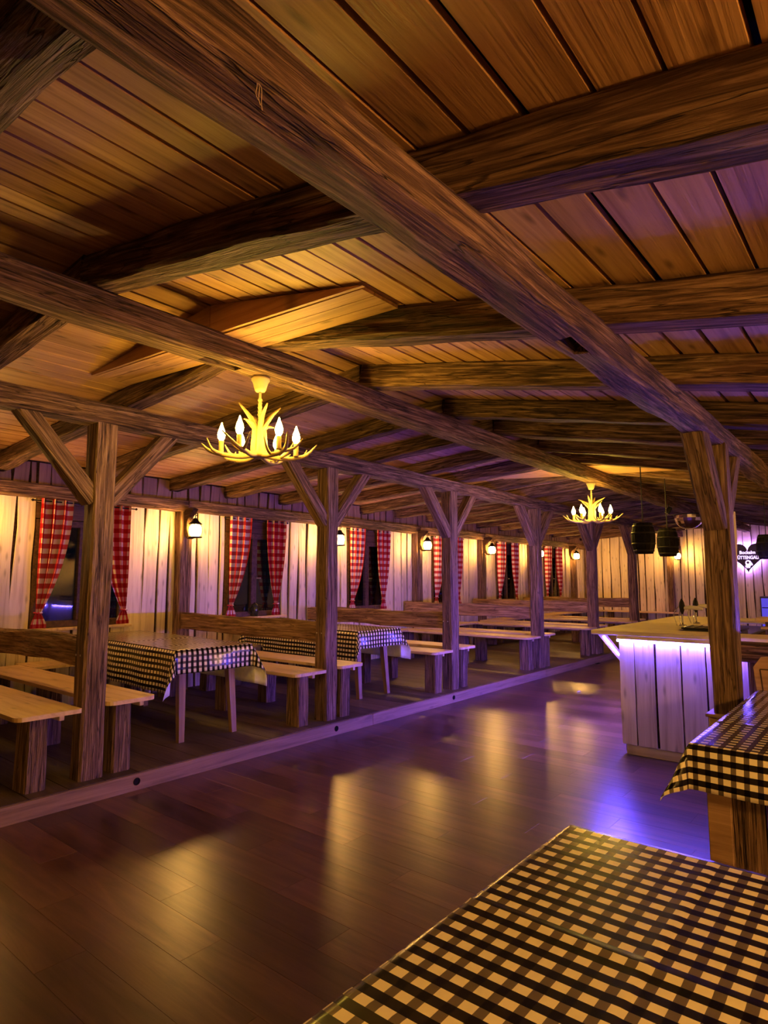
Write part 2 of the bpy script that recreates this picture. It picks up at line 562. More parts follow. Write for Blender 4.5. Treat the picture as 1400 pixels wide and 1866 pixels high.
# ------------------------------------------------------------------ walls
WIN = [(2.68, 3.71), (5.10, 6.09), (7.51, 8.51), (9.92, 10.92), (12.41, 13.40), (14.86, 15.86)]
WZ0, WZ1 = 0.95, 2.10
WPOST = [-0.5, 1.95, 4.42, 6.98, 9.36, 11.70, 14.05, 16.62]
segs = [(YN, WIN[0][0])] + [(WIN[i][1], WIN[i + 1][0]) for i in range(5)] + [(WIN[5][1], YB)]
vs, fs = [], []
def wallbox(y0, y1, z0, z1, x0=XW - 0.09, x1=XW - 0.022):
    i = len(vs)
    vs.extend([(x0, y0, z0), (x1, y0, z0), (x1, y1, z0), (x0, y1, z0), (x0, y0, z1), (x1, y0, z1), (x1, y1, z1), (x0, y1, z1)])
    fs.extend([(i, i + 3, i + 2, i + 1), (i + 4, i + 5, i + 6, i + 7), (i, i + 1, i + 5, i + 4), (i + 1, i + 2, i + 6, i + 5),
               (i + 2, i + 3, i + 7, i + 6), (i + 3, i, i + 4, i + 7)])
for a, b in segs:
    wallbox(a, b, 0, 2.9)
for a, b in WIN:
    wallbox(a, b, 0, WZ0)
    wallbox(a, b, WZ1, 2.9)
wl = structure(mesh('wall_left', vs, fs, 'bark'), 'limed board wall with the windows')
def vboards(parent, axis, lo, hi, z0, z1, fixed, mat='white', wmin=0.13, wmax=0.24, wany=0.024, sgn=1):
    p = lo
    while p < hi - 0.02:
        wd = random.uniform(wmin, wmax)
        if p + wd > hi - 0.07:
            wd = hi - p
        c = p + wd / 2
        g = random.choice((0.006, 0.012, 0.02, 0.034))
        th = 0.022
        jut = random.uniform(0, 0.005)
        tl = random.uniform(-0.014, 0.014)
        if axis == 'y':
            board('board', (fixed - th / 2 + jut, c - tl, z0), (fixed - th / 2 + jut, c + tl, z1), wd - g, th, mat, parent, wany, (1, 0, 0), 6)
        else:
            board('board', (c - tl, fixed + th / 2 - jut, z0), (c + tl, fixed + th / 2 - jut, z1), wd - g, th, mat, parent, wany, (0, -1, 0), 6)
        p += wd
for a, b in segs:
    if b > 1.0:
        vboards(wl, 'y', max(a, 0.9), b, P, 2.38, XW)
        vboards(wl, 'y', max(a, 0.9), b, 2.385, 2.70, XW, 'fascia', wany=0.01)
for a, b in WIN:
    vboards(wl, 'y', a, b, P, WZ0 - 0.02, XW, wany=0.006, wmin=0.12, wmax=0.17)
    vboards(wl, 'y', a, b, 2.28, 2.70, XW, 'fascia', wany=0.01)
    board('lintel_board', (XW - 0.01, a, 2.19), (XW - 0.01, b, 2.19), 0.018, 0.16, 'frame', wl)
for i, yy in enumerate(WPOST):
    if yy > 1:
        timber('wall_post', (XW + 0.06, yy, P), (XW + 0.06, yy, 2.33), 0.17, 0.14, 'post', wl, 0.010, up=(1, 0, 0))
edges = WPOST + [YB]
for a, b in zip(edges[:-1], edges[1:]):
    timber('wall_plate', (XW + 0.075, a + 0.005, 2.385), (XW + 0.075, b - 0.005, 2.385), 0.15, 0.145, 'beam', wl, 0.012)

wb = structure(mesh('wall_back', [(XW - 0.09, YB + 0.022, 0), (XR, YB + 0.022, 0), (XR, YB + 0.022, 3.1), (XW - 0.09, YB + 0.022, 3.1)],
                    [(0, 1, 2, 3)], 'bark'), 'limed board wall at the far end')
vboards(wb, 'x', XW, 0.2, 0.0, 2.98, YB, wmin=0.16, wmax=0.28, wany=0.02)
for xx in (-6.9, -4.66, -1.6):
    timber('wall_post', (xx, YB - 0.05, 0.0), (xx, YB - 0.05, rz(xx)), 0.16, 0.12, 'post', wb, 0.008, up=(0, -1, 0))
structure(mesh('wall_right', [(XR, YN, 0), (XR, YB, 0), (XR, YB, 2.3), (XR, YN, 2.3)], [(0, 1, 2, 3)], 'white'), 'board wall behind the bar side')
structure(mesh('wall_near', [(XW - .09, YN, 0), (XR, YN, 0), (XR, YN, 3.1), (XW - .09, YN, 3.1)], [(0, 1, 2, 3)], 'shell'), 'wall behind the camera')

# ------------------------------------------------------------------ ceiling: boards on rafters
T = RH + 0.045
ceil_ = structure(mesh('ceiling', [(XW - .09, YN, rz(XW - .09) + T), (RIDGE, YN, rz(RIDGE) + T), (XR, YN, rz(XR) + T),
                                   (XW - .09, YB + .03, rz(XW - .09) + T), (RIDGE, YB + .03, rz(RIDGE) + T), (XR, YB + .03, rz(XR) + T)],
                       [(0, 3, 4, 1), (1, 4, 5, 2)], 'roofing'), 'low pitched board ceiling on rough rafters')
def roof_boards(x0, x1, ya, lim):
    x = x0
    while x < x1 - 0.03:
        wd = random.uniform(0.125, 0.165)
        if x + wd > x1 - 0.06:
            wd = x1 - x
        c = x + wd / 2
        nz = Vector((-0.063, 0, 1)) if c < RIDGE else Vector((0.20, 0, 1))
        z = rz(c) + RH + 0.012
        g = random.choice((0.004, 0.006, 0.009, 0.014, 0.024))
        y = ya
        while y < YB - 0.1:
            nxt = [q - 0.07 for q in RAFTERS if q - 0.07 > y + 2.2]
            y2 = random.choice(nxt[:4]) if len(nxt) > 4 else YB
            board('board', (c, y + 0.003, z + random.uniform(-.002, .003)), (c, y2, z + random.uniform(-.002, .003)), wd - g, 0.022, 'ceil', ceil_, 0.004, nz, 4)
            y = y2
        x += wd
roof_boards(XW, RIDGE, 0.40, 0)
roof_boards(RIDGE, -0.9, 0.40, 0)
roof_boards(-0.9, 0.75, -1.4, 0)
# added black sheet standing in for the dark ceiling before the boards start
mesh('dark_ceiling_sheet', [(XW, YN, rz(XW) + .16), (XW, .42, rz(XW) + .16), (RIDGE, .42, rz(RIDGE) + .16), (RIDGE, YN, rz(RIDGE) + .16), (-.9, .42, rz(-.9) + .16), (-.9, YN, rz(-.9) + .16)],
     [(0, 1, 2, 3), (3, 2, 4, 5)], 'void', ceil_)
for i, yy in enumerate(RAFTERS):
    yc = yy - 0.07
    a = 0.015 if i else 0.022
    hgt = RH if i else RH + .03
    for x0, x1 in ((XW + 0.0, RIDGE - 0.002), (RIDGE + 0.002, XR - 0.02)):
        timber('rafter', (x0, yc, rz(x0 - 0.0) + hgt / 2 - (0 if i else .03)), (x1, yc, rz(x1) + hgt / 2 - (0 if i else .03)), 0.14, hgt, 'beam', ceil_, a)

# ------------------------------------------------------------------ long beams
pl = tag(timber('purlin', (ROW, YN + .01, 2.645), (ROW, YB - 0.06, 2.645), 0.16, 0.155, 'beam', None, 0.014),
         'long rough beam lying on top of the row of platform posts', 'beam')
pr = tag(timber('ridge_beam', (-2.82, YN + .01, 2.725), (-2.82, YB - 0.06, 2.70), 0.16, 0.15, 'beam', None, 0.014),
         'long ridge beam from which the antler chandeliers hang', 'beam')
cut(pr, (-2.86, 1.87, 2.60), (-2.79, 2.11, 2.70))
pp = tag(timber('purlin', (-0.86, YN + .01, 2.365), (-0.86, YB - 0.06, 2.365), 0.14, 0.13, 'beam', None, 0.015),
         'rough beam crossing the top of the picture onto the post by the bar', 'beam')
cut(pp, (-0.885, 2.02, 2.26), (-0.825, 2.19, 2.36))

# ------------------------------------------------------------------ posts with braces
ORD = ['first', 'second', 'third', 'fourth', 'fifth', 'sixth']
def post(x, y, z0, z1, label, zb, run, wd=0.16, screws=False, bz=0.13):
    t = empty('timber_post', (x, y, z0))
    timber('shaft', (x, y, z0), (x, y, z1), wd, wd, 'post', t, 0.008, up=(1, 0, 0))
    for s in (-1, 1):
        timber('brace', (x, y + s * (wd / 2 - 0.03), zb), (x, y + s * (wd / 2 + run), z1 + 0.03), bz, 0.115, 'post', t, 0.007, up=(0, -s, 1))
    if screws:
        for dy in (-0.005, 0.055):
            lathe('screw_head', [(0.0075, 0), (0.0075, 0.003), (0.004, 0.0045)], 'screw', t, (-0.045 + dy * 1.1, -wd / 2 - 0.003, 0.94 - z0 + 0.0), 8, True,
                  Matrix.Rotation(math.pi / 2, 4, 'X'))
    return tag(t, label, 'post', 'platform posts' if x < -2 else None)
for i, yy in enumerate(POST_Y):
    lb = ['thick post closest to the camera, among the window-side benches',
          'second post of the platform row, beside the first checked table',
          'third post of the platform row, beyond the second checked table',
          'fourth post of the platform row, past the last checked table',
          'fifth post of the platform row, seen under the far chandelier',
          'sixth and smallest post of the platform row, near the far wall'][i]
    post(ROW, yy, P, 2.575, lb, 2.02, 0.47, 0.16, i < 3)
t = post(-0.86, 4.35, 0, 2.31, 'dark lone post standing between bar counter and checked table', 1.80, 0.42, 0.15)
box('plinth', (-0.955, 4.255, 0.0), (-0.765, 4.445, 0.63), 'bench', t, 0.006)
box('plinth_cap', (-0.97, 4.24, 0.63), (-0.75, 4.46, 0.65), 'bench', t, 0.004)

# ------------------------------------------------------------------ baffle panels over the chandeliers
def baffle(y0, y1, label):
    t = empty('baffle_panel', (RIDGE, y0, 2.8))
    xl, xr_ = -4.24, -1.72
    zl, zr_ = 2.878, 2.742
    n = 3
    dy = (y1 - y0) / n
    for i in range(n):
        yc = y0 + dy * (i + 0.5)
        board('board', (xl + 0.02, yc, zl), (xr_ - 0.02, yc, zr_), dy - 0.004, 0.016, 'ceil', t)
    for pts in ([(xl, zl - 0.006), (RIDGE - .002, (zl + zr_) / 2 - 0.006), (RIDGE - .002, rz(RIDGE) + RH), (xl, rz(xl) + RH)],
                [(RIDGE + .002, (zl + zr_) / 2 - 0.006), (xr_, zr_ - 0.006), (xr_, rz(xr_) + RH - .01), (RIDGE + .002, rz(RIDGE) + RH)]):
        prism('gable_board', [(a - RIDGE, z - 2.8) for a, z in pts], -0.02, 0.0, 'ceil', t)
    return tag(t, label, 'panel', 'flat board panels above chandeliers')
baffle(1.95, 2.21, 'flat board panel glowing yellow above the near chandelier')
baffle(7.08, 7.79, 'flat board panel glowing yellow above the far chandelier')

# ------------------------------------------------------------------ windows
def window(i, a, b):
    t = structure(empty('window_%d' % (i + 1), (XW - 0.03, (a + b) / 2, WZ0)), 'dark night window between red checked curtains')
    fw = 0.07
    x0, x1 = XW - 0.07, XW - 0.005
    box('window_frame', (x0, a, WZ0), (x1, a + fw, WZ1), 'frame', t)
    box('window_frame', (x0, b - fw, WZ0), (x1, b, WZ1), 'frame', t)
    box('window_frame', (x0, a + fw, WZ1 - fw), (x1, b - fw, WZ1), 'frame', t)
    box('window_frame', (x0, a + fw, WZ0), (x1, b - fw, WZ0 + fw), 'frame', t)
    m = (a + b) / 2
    box('mullion', (x0 - 0.0, m - 0.045, WZ0 + fw), (x1 + 0.008, m + 0.045, WZ1 - fw), 'frame', t)
    for p, q in ((a + fw, m - 0.045), (m + 0.045, b - fw)):
        box('pane', (XW - 0.045, p, WZ0 + fw), (XW - 0.041, q, WZ1 - fw), 'glass', t, 0)
    lathe('window_handle', [(0.008, 0), (0.008, 0.02), (0.006, 0.021)], 'steel', t, (0.035, 0.02, 0.55), 8, True, Matrix.Rotation(math.pi / 2, 4, 'Y'))
    box('handle_lever', (XW + 0.022, m + 0.01, 1.47), (XW + 0.034, m + 0.1, 1.488), 'steel', t, 0.003)
    box('window_sill', (XW - 0.06, a - 0.05, WZ0 - 0.03), (XW + 0.09, b + 0.05, WZ0 - 0.002), 'bench', t)
for i, (a, b) in enumerate(WIN):
    window(i, a, b)

# ------------------------------------------------------------------ curtains
def curtain(i, side, a, b, label):
    """side -1: hangs at the a edge, +1: at the b edge; gathered by a tie low down"""
    X = XW + 0.075
    W0 = 0.335
    e = a - 0.0 if side < 0 else b
    zt, ztie, zb = 2.315, 1.115, 0.955
    t = empty('curtain', (X, e, zb))
    nu, nv = 28, 36
    vs, fs, uvs = [], [], []
    tie_c = 0.05 if (side < 0 or i == 0) else 0.15
    for jv in range(nv + 1):
        v = jv / nv
        z = zt + (zb - zt) * v
        d = (zt - z) / (zt - ztie)
        if d <= 1:
            k_ = d ** 2.2
            wd = W0 * (1 - k_) + 0.055 * k_
            cen = (W0 / 2) * (1 - k_) + tie_c * k_
        else:
            q = (ztie - z) / (ztie - zb)
            wd = 0.055 + 0.10 * min(1, q * 1.4)
            cen = tie_c
        amp = 0.036 * (1 - min(1, d) ** 4) + 0.006
        for ju in range(nu + 1):
            u = ju / nu
            yy = cen + (u - 0.5) * wd
            xx = amp * math.sin(u * 2 * math.pi * 3.0 + i) + 0.006 * math.sin(u * 31 + z * 3)
            yy += 0.022 * math.sin(u * 2 * math.pi * 3.0 + 1.3 + i) * (wd / W0)
            vs.append((xx, -side * yy if side > 0 else yy, z - zb))
            uvs.append((u * 0.62 + 0.03 * i, z))
    for jv in range(nv):
        for ju in range(nu):
            q = jv * (nu + 1) + ju
            fs.append((q, q + 1, q + nu + 2, q + nu + 1))
    o = mesh('curtain_panel', vs, fs, 'curtain_check', t, True)
    uvl = o.data.uv_layers.new(name='UVMap')
    for p in o.data.polygons:
        for li in p.loop_indices:
            uvl.data[li].uv = uvs[o.data.loops[li].vertex_index]
    sgn = -1 if side > 0 else 1
    c = Vector((0, sgn * tie_c, ztie - zb))
    pts = [c + Vector((0.034 * math.cos(a_), 0.036 * math.sin(a_), 0.004 * math.sin(3 * a_))) for a_ in [2 * math.pi * q / 10 for q in range(11)]]
    tb = tube('tie_band', pts, 0.009, 'curtain_check', t, 6)
    uvl = tb.data.uv_layers.new(name='UVMap')
    for li, lo in enumerate(tb.data.loops):
        co = tb.data.vertices[lo.vertex_index].co
        uvl.data[li].uv = (co.y, co.z)
    tag(t, label, 'curtain', 'red checked curtains')
wname = ['behind the first post', 'above the black jug', 'between second and third posts', 'behind the third post', 'of the fifth window along the wall', 'of the last window before the corner']
wname2 = ['of the window behind the first post', 'of the window with the black jug', 'of the window between second and third posts', 'of the window behind the third post', 'of the fifth window along the wall', 'of the last window before the corner']
for i, (a, b) in enumerate(WIN):
    curtain(i, -1, a, b, 'red checked curtain at the camera-side edge ' + wname2[i])
    curtain(i, 1, a, b, 'red checked curtain at the far edge ' + wname2[i])
    t = empty('curtain_rod', (XW + 0.06, (a + b) / 2, 2.29))
    tube('rod', [(0, -(b - a) / 2 - 0.06, 0), (0, 0, 0), (0, (b - a) / 2 + 0.06, 0)], 0.008, 'black', t, 8)
    for s in (-1, 1):
        lathe('finial', [(0.004, -0.015), (0.014, -0.006), (0.014, 0.006), (0.004, 0.015)], 'black', t, (0, s * ((b - a) / 2 + 0.06), 0), 8, True, Matrix.Rotation(math.pi / 2, 4, 'X'))
    tag(t, 'thin black rod carrying the pair of curtains ' + wname2[i], 'curtain rod', 'curtain rods')

# ------------------------------------------------------------------ wall lanterns on wooden knees
def lantern():
    t = empty('wall_lantern')
    poly = [(0.0, 0.30), (0.14, 0.32), (0.20, 0.30), (0.17, 0.26), (0.10, 0.21), (0.065, 0.14), (0.07, 0.05), (0.11, -0.03), (0.15, -0.06),
            (0.09, -0.07), (0.035, -0.02), (0.005, 0.07), (0.0, 0.15)]
    prism('bracket', poly, -0.035, 0.035, 'bark', t)
    L_ = (0.20, 0, 0)
    lathe('lamp_base', [(0.05, -0.062), (0.085, -0.058), (0.085, -0.045), (0.04, -0.04)], 'black', t, L_, 12)
    lathe('glass', [(0.045, -0.04), (0.066, -0.01), (0.075, 0.03), (0.068, 0.075), (0.045, 0.105)], 'lantern', t, L_, 12)
    lathe('lamp_cap', [(0.082, 0.105), (0.08, 0.115), (0.04, 0.15), (0.028, 0.18), (0.012, 0.185)], 'black', t, L_, 12)
    for q in range(4):
        a = math.pi / 4 + q * math.pi / 2
        tube('cage_wire', [(0.2 + 0.075 * math.cos(a), 0.075 * math.sin(a), -0.05), (0.2 + 0.084 * math.cos(a), 0.084 * math.sin(a), 0.03),
                           (0.2 + 0.07 * math.cos(a), 0.07 * math.sin(a), 0.11)], 0.004, 'black', t, 5)
    tube('hook', [(0.2, 0, 0.18), (0.2, 0, 0.23), (0.225, 0, 0.25), (0.235, 0, 0.225), (0.215, 0, 0.215)], 0.006, 'black', t, 6)
    return t
lan = lantern()
LN = [(XW + 0.135, 4.40, 2.03, 0, 'lit wall lantern on the wall post beside the curtain of the jug window'),
      (XW + 0.135, 6.98, 2.04, 0, 'lit wall lantern half hidden behind the second post'),
      (XW + 0.135, 9.32, 2.05, 0, 'lit wall lantern just before the third post'),
      (XW + 0.135, 11.68, 2.05, 0, 'lit wall lantern just beyond the third post'),
      (XW + 0.135, 14.02, 2.05, 0, 'lit wall lantern behind the fourth post'),
      (XW + 0.135, 16.20, 2.05, 0, 'lit wall lantern on the window wall closest to the corner'),
      (-4.40, YB - 0.12, 2.03, -math.pi / 2, 'lit wall lantern on the far end wall under the barrel lamp'),
      (XW + 0.135, 1.93, 2.03, 0, 'lit wall lantern on the window wall outside the picture'),
      (XR - 0.01, -0.9, 1.62, math.pi, 'lit wall lantern on the bar side wall behind the camera, outside the picture'),
      (XR - 0.01, 1.2, 1.62, math.pi, 'lit wall lantern on the bar side wall outside the picture'),
      (XR - 0.01, 7.2, 1.62, math.pi, 'third lit wall lantern on the bar side wall outside the picture')]
for i, (x, y, z, rr, lb) in enumerate(LN):
    o = lan if i == 0 else copy_tree(lan)
    o.location = (x, y, z)
    o.rotation_euler = (0, 0, rr)
    if rr > 3:
        for c in o.children:
            if c.name.startswith('glass'):
                c.data = c.data.copy()
                c.data.materials[0] = M['lantern_strong']
    tag(o, lb, 'wall lamp', 'wall lanterns')

# ------------------------------------------------------------------ antler chandeliers
def chandelier():
    t = empty('antler_chandelier')
    lathe('canopy_cup', [(0.056, 0.0), (0.056, -0.014), (0.046, -0.03), (0.034, -0.07), (0.028, -0.083), (0.012, -0.086)], 'cup', t, seg=14)
    tube('hanging_rod', [(0, 0, -0.08), (0, 0, -0.17), (0, 0, -0.28)], 0.0075, 'cup', t, 7)
    for k in range(5):
        pts = [(0.011 * math.cos(a_), 0.0 + (0.004 if k % 2 else 0) * math.sin(a_), -0.135 - 0.022 * k + 0.013 * math.sin(a_)) for a_ in [2 * math.pi * q / 8 for q in range(9)]]
        tube('chain_link', pts, 0.003, 'cup', t, 5, True, 1)
    R = random.Random(3)
    # upright antlers around the shaft
    for k in range(4):
        a = k * math.pi / 2 + 0.5
        ca, sa = math.cos(a), math.sin(a)
        r0 = 0.024
        tip = 0.125 + 0.04 * (k % 2)
        an = tube('antler', [(r0 * ca, r0 * sa, -0.475), (r0 * 1.1 * ca, r0 * 1.1 * sa, -0.40), (r0 * ca, r0 * sa, -0.31), (0.05 * ca, 0.05 * sa, -0.25), (tip * ca, tip * sa, -0.165 - 0.03 * (k % 2))],
                  [0.026, 0.023, 0.020, 0.015, 0.004], 'antler', t, 8)
        a2 = a + 0.55
        tube('tine', [(r0 * ca, r0 * sa, -0.33), (0.06 * math.cos(a2), 0.06 * math.sin(a2), -0.285), (0.125 * math.cos(a2), 0.125 * math.sin(a2), -0.275 + 0.05 * (k % 2))],
             [0.012, 0.010, 0.003], 'antler', an, 7)
    for k in range(6):
        a = k * math.pi / 3 + 0.2
        def pt(r, da, z):
            return (r * math.cos(a + da), r * math.sin(a + da), z)
        rr = 0.33 + 0.03 * R.random()
        an = tube('antler', [pt(0.02, 0, -0.462), pt(0.10, 0.10, -0.478), pt(0.20, 0.16, -0.475), pt(0.28, 0.08, -0.452), pt(rr, -0.05, -0.385 - 0.02 * R.random())],
                  [0.017, 0.016, 0.014, 0.011, 0.003], 'antler', t, 8)
        tube('tine', [pt(0.21, 0.16, -0.47), pt(0.27, 0.32, -0.455), pt(0.31, 0.42, -0.40)], [0.011, 0.009, 0.003], 'antler', an, 7)
        tube('tine', [pt(0.12, 0.12, -0.476), pt(0.17, -0.22, -0.455), pt(0.215, -0.36, -0.395)], [0.010, 0.008, 0.003], 'antler', an, 7)
        cx_, cy_, _ = pt(0.215, 0.05, 0)
        lathe('candle_sleeve', [(0.016, -0.465), (0.0165, -0.46), (0.0145, -0.455), (0.0145, -0.392), (0.012, -0.388)], 'antler', t, (cx_, cy_, 0), 10)
        lathe('flame_bulb', [(0.010, -0.388), (0.020, -0.372), (0.0235, -0.352), (0.0185, -0.328), (0.009, -0.304), (0.002, -0.282)], 'candle', t, (cx_, cy_, 0), 8)
    lathe('hub', [(0.02, -0.485), (0.055, -0.475), (0.06, -0.455), (0.03, -0.44)], 'antler', t, seg=10)
    return t
ch = chandelier()
tag(ch, 'antler chandelier with six lit candle bulbs, closer to the camera', 'chandelier', 'antler chandeliers')
ch.location = (-2.84, 2.285, 2.648)
ch.rotation_euler = (0, 0, 0.644)
c2 = copy_tree(ch)
tag(c2, 'antler chandelier hanging farther down the hall above the fifth post', 'chandelier', 'antler chandeliers')
c2.location = (-2.84, 7.42, 2.64)
c2.rotation_euler = (0, 0, 1.1)

# ------------------------------------------------------------------ benches, backrests
def seat_poly(x0, x1, y0, y1, r, far_round):
    pts = [(x0, y0), (x1 - r, y0)]
    for q in range(1, 5):
        a = -math.pi / 2 + q * math.pi / 8
        pts.append((x1 - r + r * math.cos(a), y0 + r + r * math.sin(a)))
    rr = r if far_round else 0.02
    for q in range(0, 5):
        a = q * math.pi / 8
        pts.append((x1 - rr + rr * math.cos(a), y1 - rr + rr * math.sin(a)))
    pts += [(x0, y1)]
    return pts

def slab(name, poly, z0, z1, mat, parent):
    """flat slab with an outline; its local X follows the long side"""
    n = len(poly)
    o_ = Vector((poly[0][0], poly[0][1], z0))
    vs = [(x - o_.x, y - o_.y, 0) for x, y in poly] + [(x - o_.x, y - o_.y, z1 - z0) for x, y in poly]
    fs = [tuple(range(n - 1, -1, -1)), tuple(range(n, 2 * n))] + [(i, (i + 1) % n, (i + 1) % n + n, i + n) for i in range(n)]
    return mesh(name, vs, fs, mat, parent, False, rel(parent, Matrix.Translation(o_)))

def bench(x0, x1, y0, y1, zs, label, near):
    t = empty('bench', ((x0 + x1) / 2, (y0 + y1) / 2, P))
    slab('seat', seat_poly(x0, x1, y0, y1, 0.06, not near), zs - 0.028, zs, 'bench', t)
    yc = (y0 + y1) / 2
    for xx in (x1 - 0.13, x1 - 1.25, x0 + 0.2):
        timber('leg', (xx, yc - 0.05, P), (xx, yc - 0.05, zs - 0.028), 0.135, 0.17, 'post', t, 0.008, up=(1, 0, 0))
    box('batten', (x0 + 0.1, yc + 0.09, zs - 0.075), (x1 - 0.08, yc + 0.125, zs - 0.028), 'bench', t)
    return tag(t, label, 'bench', 'platform benches')
pname = ['first', 'second', 'third', 'fourth', 'fifth', 'sixth']
for i, yy in enumerate(POST_Y):
    bench(XW + 0.15, -4.29, yy - 0.50, yy - 0.088, 0.598, 'pale plank bench on the camera side of the %s post' % pname[i], True)
    bench(XW + 0.15, -4.285, yy + 0.02 + 0.068, yy + 0.455, 0.612, 'pale plank bench on the far side of the %s post' % pname[i], False)
    t = tag(timber('backrest_beam', (-4.475, yy + 0.0, 0.952), (XW + 0.06, yy + 0.0, 0.952), 0.10, 0.195, 'rail', None, 0.020, seg=0.10),
            'rough backrest beam running from the %s post to the wall' % pname[i], 'backrest', 'backrest beams')
    # bench along the window wall inside the booth
    y1 = POST_Y[i + 1] - 0.53 if i < 5 else YB - 0.05
    y0 = yy + 0.465
    w_ = empty('wall_bench', (XW + 0.25, (y0 + y1) / 2, P))
    slab('seat', [(XW + 0.02, y0), (XW + 0.48, y0), (XW + 0.48, y1), (XW + 0.02, y1)], 0.584, 0.612, 'bench', w_)
    n = 2 if i < 5 else 4
    for q in range(n):
        ly = y0 + 0.2 + (y1 - y0 - 0.4) * q / (n - 1)
        timber('leg', (XW + 0.28, ly, P), (XW + 0.28, ly, 0.584), 0.13, 0.15, 'post', w_, 0.008, up=(1, 0, 0))
    tag(w_, 'pale plank seat along the window wall beyond the %s post' % pname[i], 'bench', 'wall benches')
# bench before the far wall
t = empty('wall_bench', (-5.5, YB - 0.3, P))
slab('seat', [(XW + 0.52, YB - 0.5), (-4.4, YB - 0.5), (-4.4, YB - 0.04), (XW + 0.52, YB - 0.04)], 0.585, 0.612, 'bench', t)
for xx in (-6.2, -5.3, -4.55):
    timber('leg', (xx, YB - 0.3, P), (xx, YB - 0.3, 0.585), 0.13, 0.15, 'post', t, 0.008, up=(1, 0, 0))
tag(t, 'pale plank bench along the far end wall', 'bench', 'wall benches')

# ------------------------------------------------------------------ tables and checked cloths
def table(x0, x1, y0, y1, z0, zt, label, rot=0.0, inset=0.0):
    c = ((x0 + x1) / 2, (y0 + y1) / 2)
    t = empty('table', (c[0], c[1], z0))
    hx, hy = (x1 - x0) / 2, (y1 - y0) / 2
    h = zt - z0
    o = box('tabletop', (-hx, -hy, h - 0.04), (hx, hy, h), 'tableleg', None, 0.004)
    o.parent = t
    for sx in (-1, 1):
        for sy in (-1, 1):
            i_ = inset if sx < 0 else 0
            a = Vector((sx * (hx - 0.09 - i_), sy * (hy - 0.12), 0)); b = Vector((sx * (hx - 0.16 - i_), sy * (hy - 0.14), h - 0.04))
            mw, L = frame(a, b, (1, 0, 0))
            vs = [(q * L, (1 - 2 * (k % 2)) * sc_, (1 - 2 * (k // 2)) * sc_) for q, sc_ in ((0, 0.024), (1, 0.034)) for k in (0, 1, 3, 2)]
            o = mesh('leg', vs, [(0, 1, 2, 3), (7, 6, 5, 4), (0, 4, 5, 1), (1, 5, 6, 2), (2, 6, 7, 3), (3, 7, 4, 0)], 'tableleg', t, False, mw)
    t.rotation_euler = (0, 0, rot)
    return tag(t, label, 'table', 'tables under checked cloths')

def cloth(cx_, cy_, hx, hy, zt, ox, oy, label, rot=0.0, step=0.035, crease=(), swing=0.0, sd=0.0, rest=None, uo=(0, 0)):
    """oilcloth over a table top of half sizes hx, hy with overhangs ox, oy"""
    t = empty('tablecloth', (cx_, cy_, zt), rot)
    def axis(h, o_):
        n = max(4, int(2 * h / step)); m = max(3, int(o_ / step))
        a = [-h - o_ + o_ * q / m for q in range(m)]
        a += [-h + 2 * h * q / n for q in range(n + 1)]
        a += [h + o_ * q / m for q in range(1, m + 1)]
        return a
    A, B = axis(hx, ox), axis(hy, oy)
    vs, uvs, fs = [], [], []
    for a in A:
        for b in B:
            da = max(0, abs(a) - hx); db = max(0, abs(b) - hy)
            sa = 1 if a > 0 else -1; sb = 1 if b > 0 else -1
            px, py = max(-hx, min(hx, a)), max(-hy, min(hy, b))
            r = math.hypot(da, db)
            if r > 0:
                th = math.atan2(db, da)
                fl = 0.07 + 0.42 * math.sin(2 * th) ** 2 + 0.05 * noise.noise((a * 3 + sd, b * 3, sd)) + swing * 0.1
                rr = 0.012
                if r < rr * 1.57:
                    ang = r / rr
                    out = rr * math.sin(ang); dn = rr * (1 - math.cos(ang))
                else:
                    out = rr + (r - rr * 1.57) * math.sin(fl); dn = rr + (r - rr * 1.57) * math.cos(fl)
                wav = 0.010 * math.sin((b if da > db else a) * 11 + sd) * min(1, r / 0.15)
                x = px + sa * math.cos(th) * (out + wav); y = py + sb * math.sin(th) * (out + wav)
                z = -dn + 0.003
                if rest and x < rest[0]:
                    z = max(z, rest[1] - 0.002 * math.sin(9 * r))
            else:
                x, y, z = a, b, 0.003
                for ax_, pos, hgt in crease:
                    q = a if ax_ == 'x' else b
                    z += hgt * math.exp(-((q - pos) / 0.010) ** 2)
                z += 0.0012 * (1 + noise.noise((a * 4, b * 4, sd)))
            vs.append((x, y, z)); uvs.append((a + uo[0], b + uo[1]))
    nb = len(B)
    for i in range(len(A) - 1):
        for j in range(nb - 1):
            fs.append((i * nb + j, (i + 1) * nb + j, (i + 1) * nb + j + 1, i * nb + j + 1))
    o = mesh('cloth_sheet', vs, fs, 'table_check', t, True)
    uvl = o.data.uv_layers.new(name='UVMap')
    for p in o.data.polygons:
        for li in p.loop_indices:
            uvl.data[li].uv = uvs[o.data.loops[li].vertex_index]
    o.data.materials.append(M['backing'])
    md = o.modifiers.new('thickness', 'SOLIDIFY')
    md.thickness = 0.0018; md.offset = -1; md.material_offset = 1; md.material_offset_rim = 1
    return tag(t, label, 'tablecloth', 'black and white checked tablecloths')

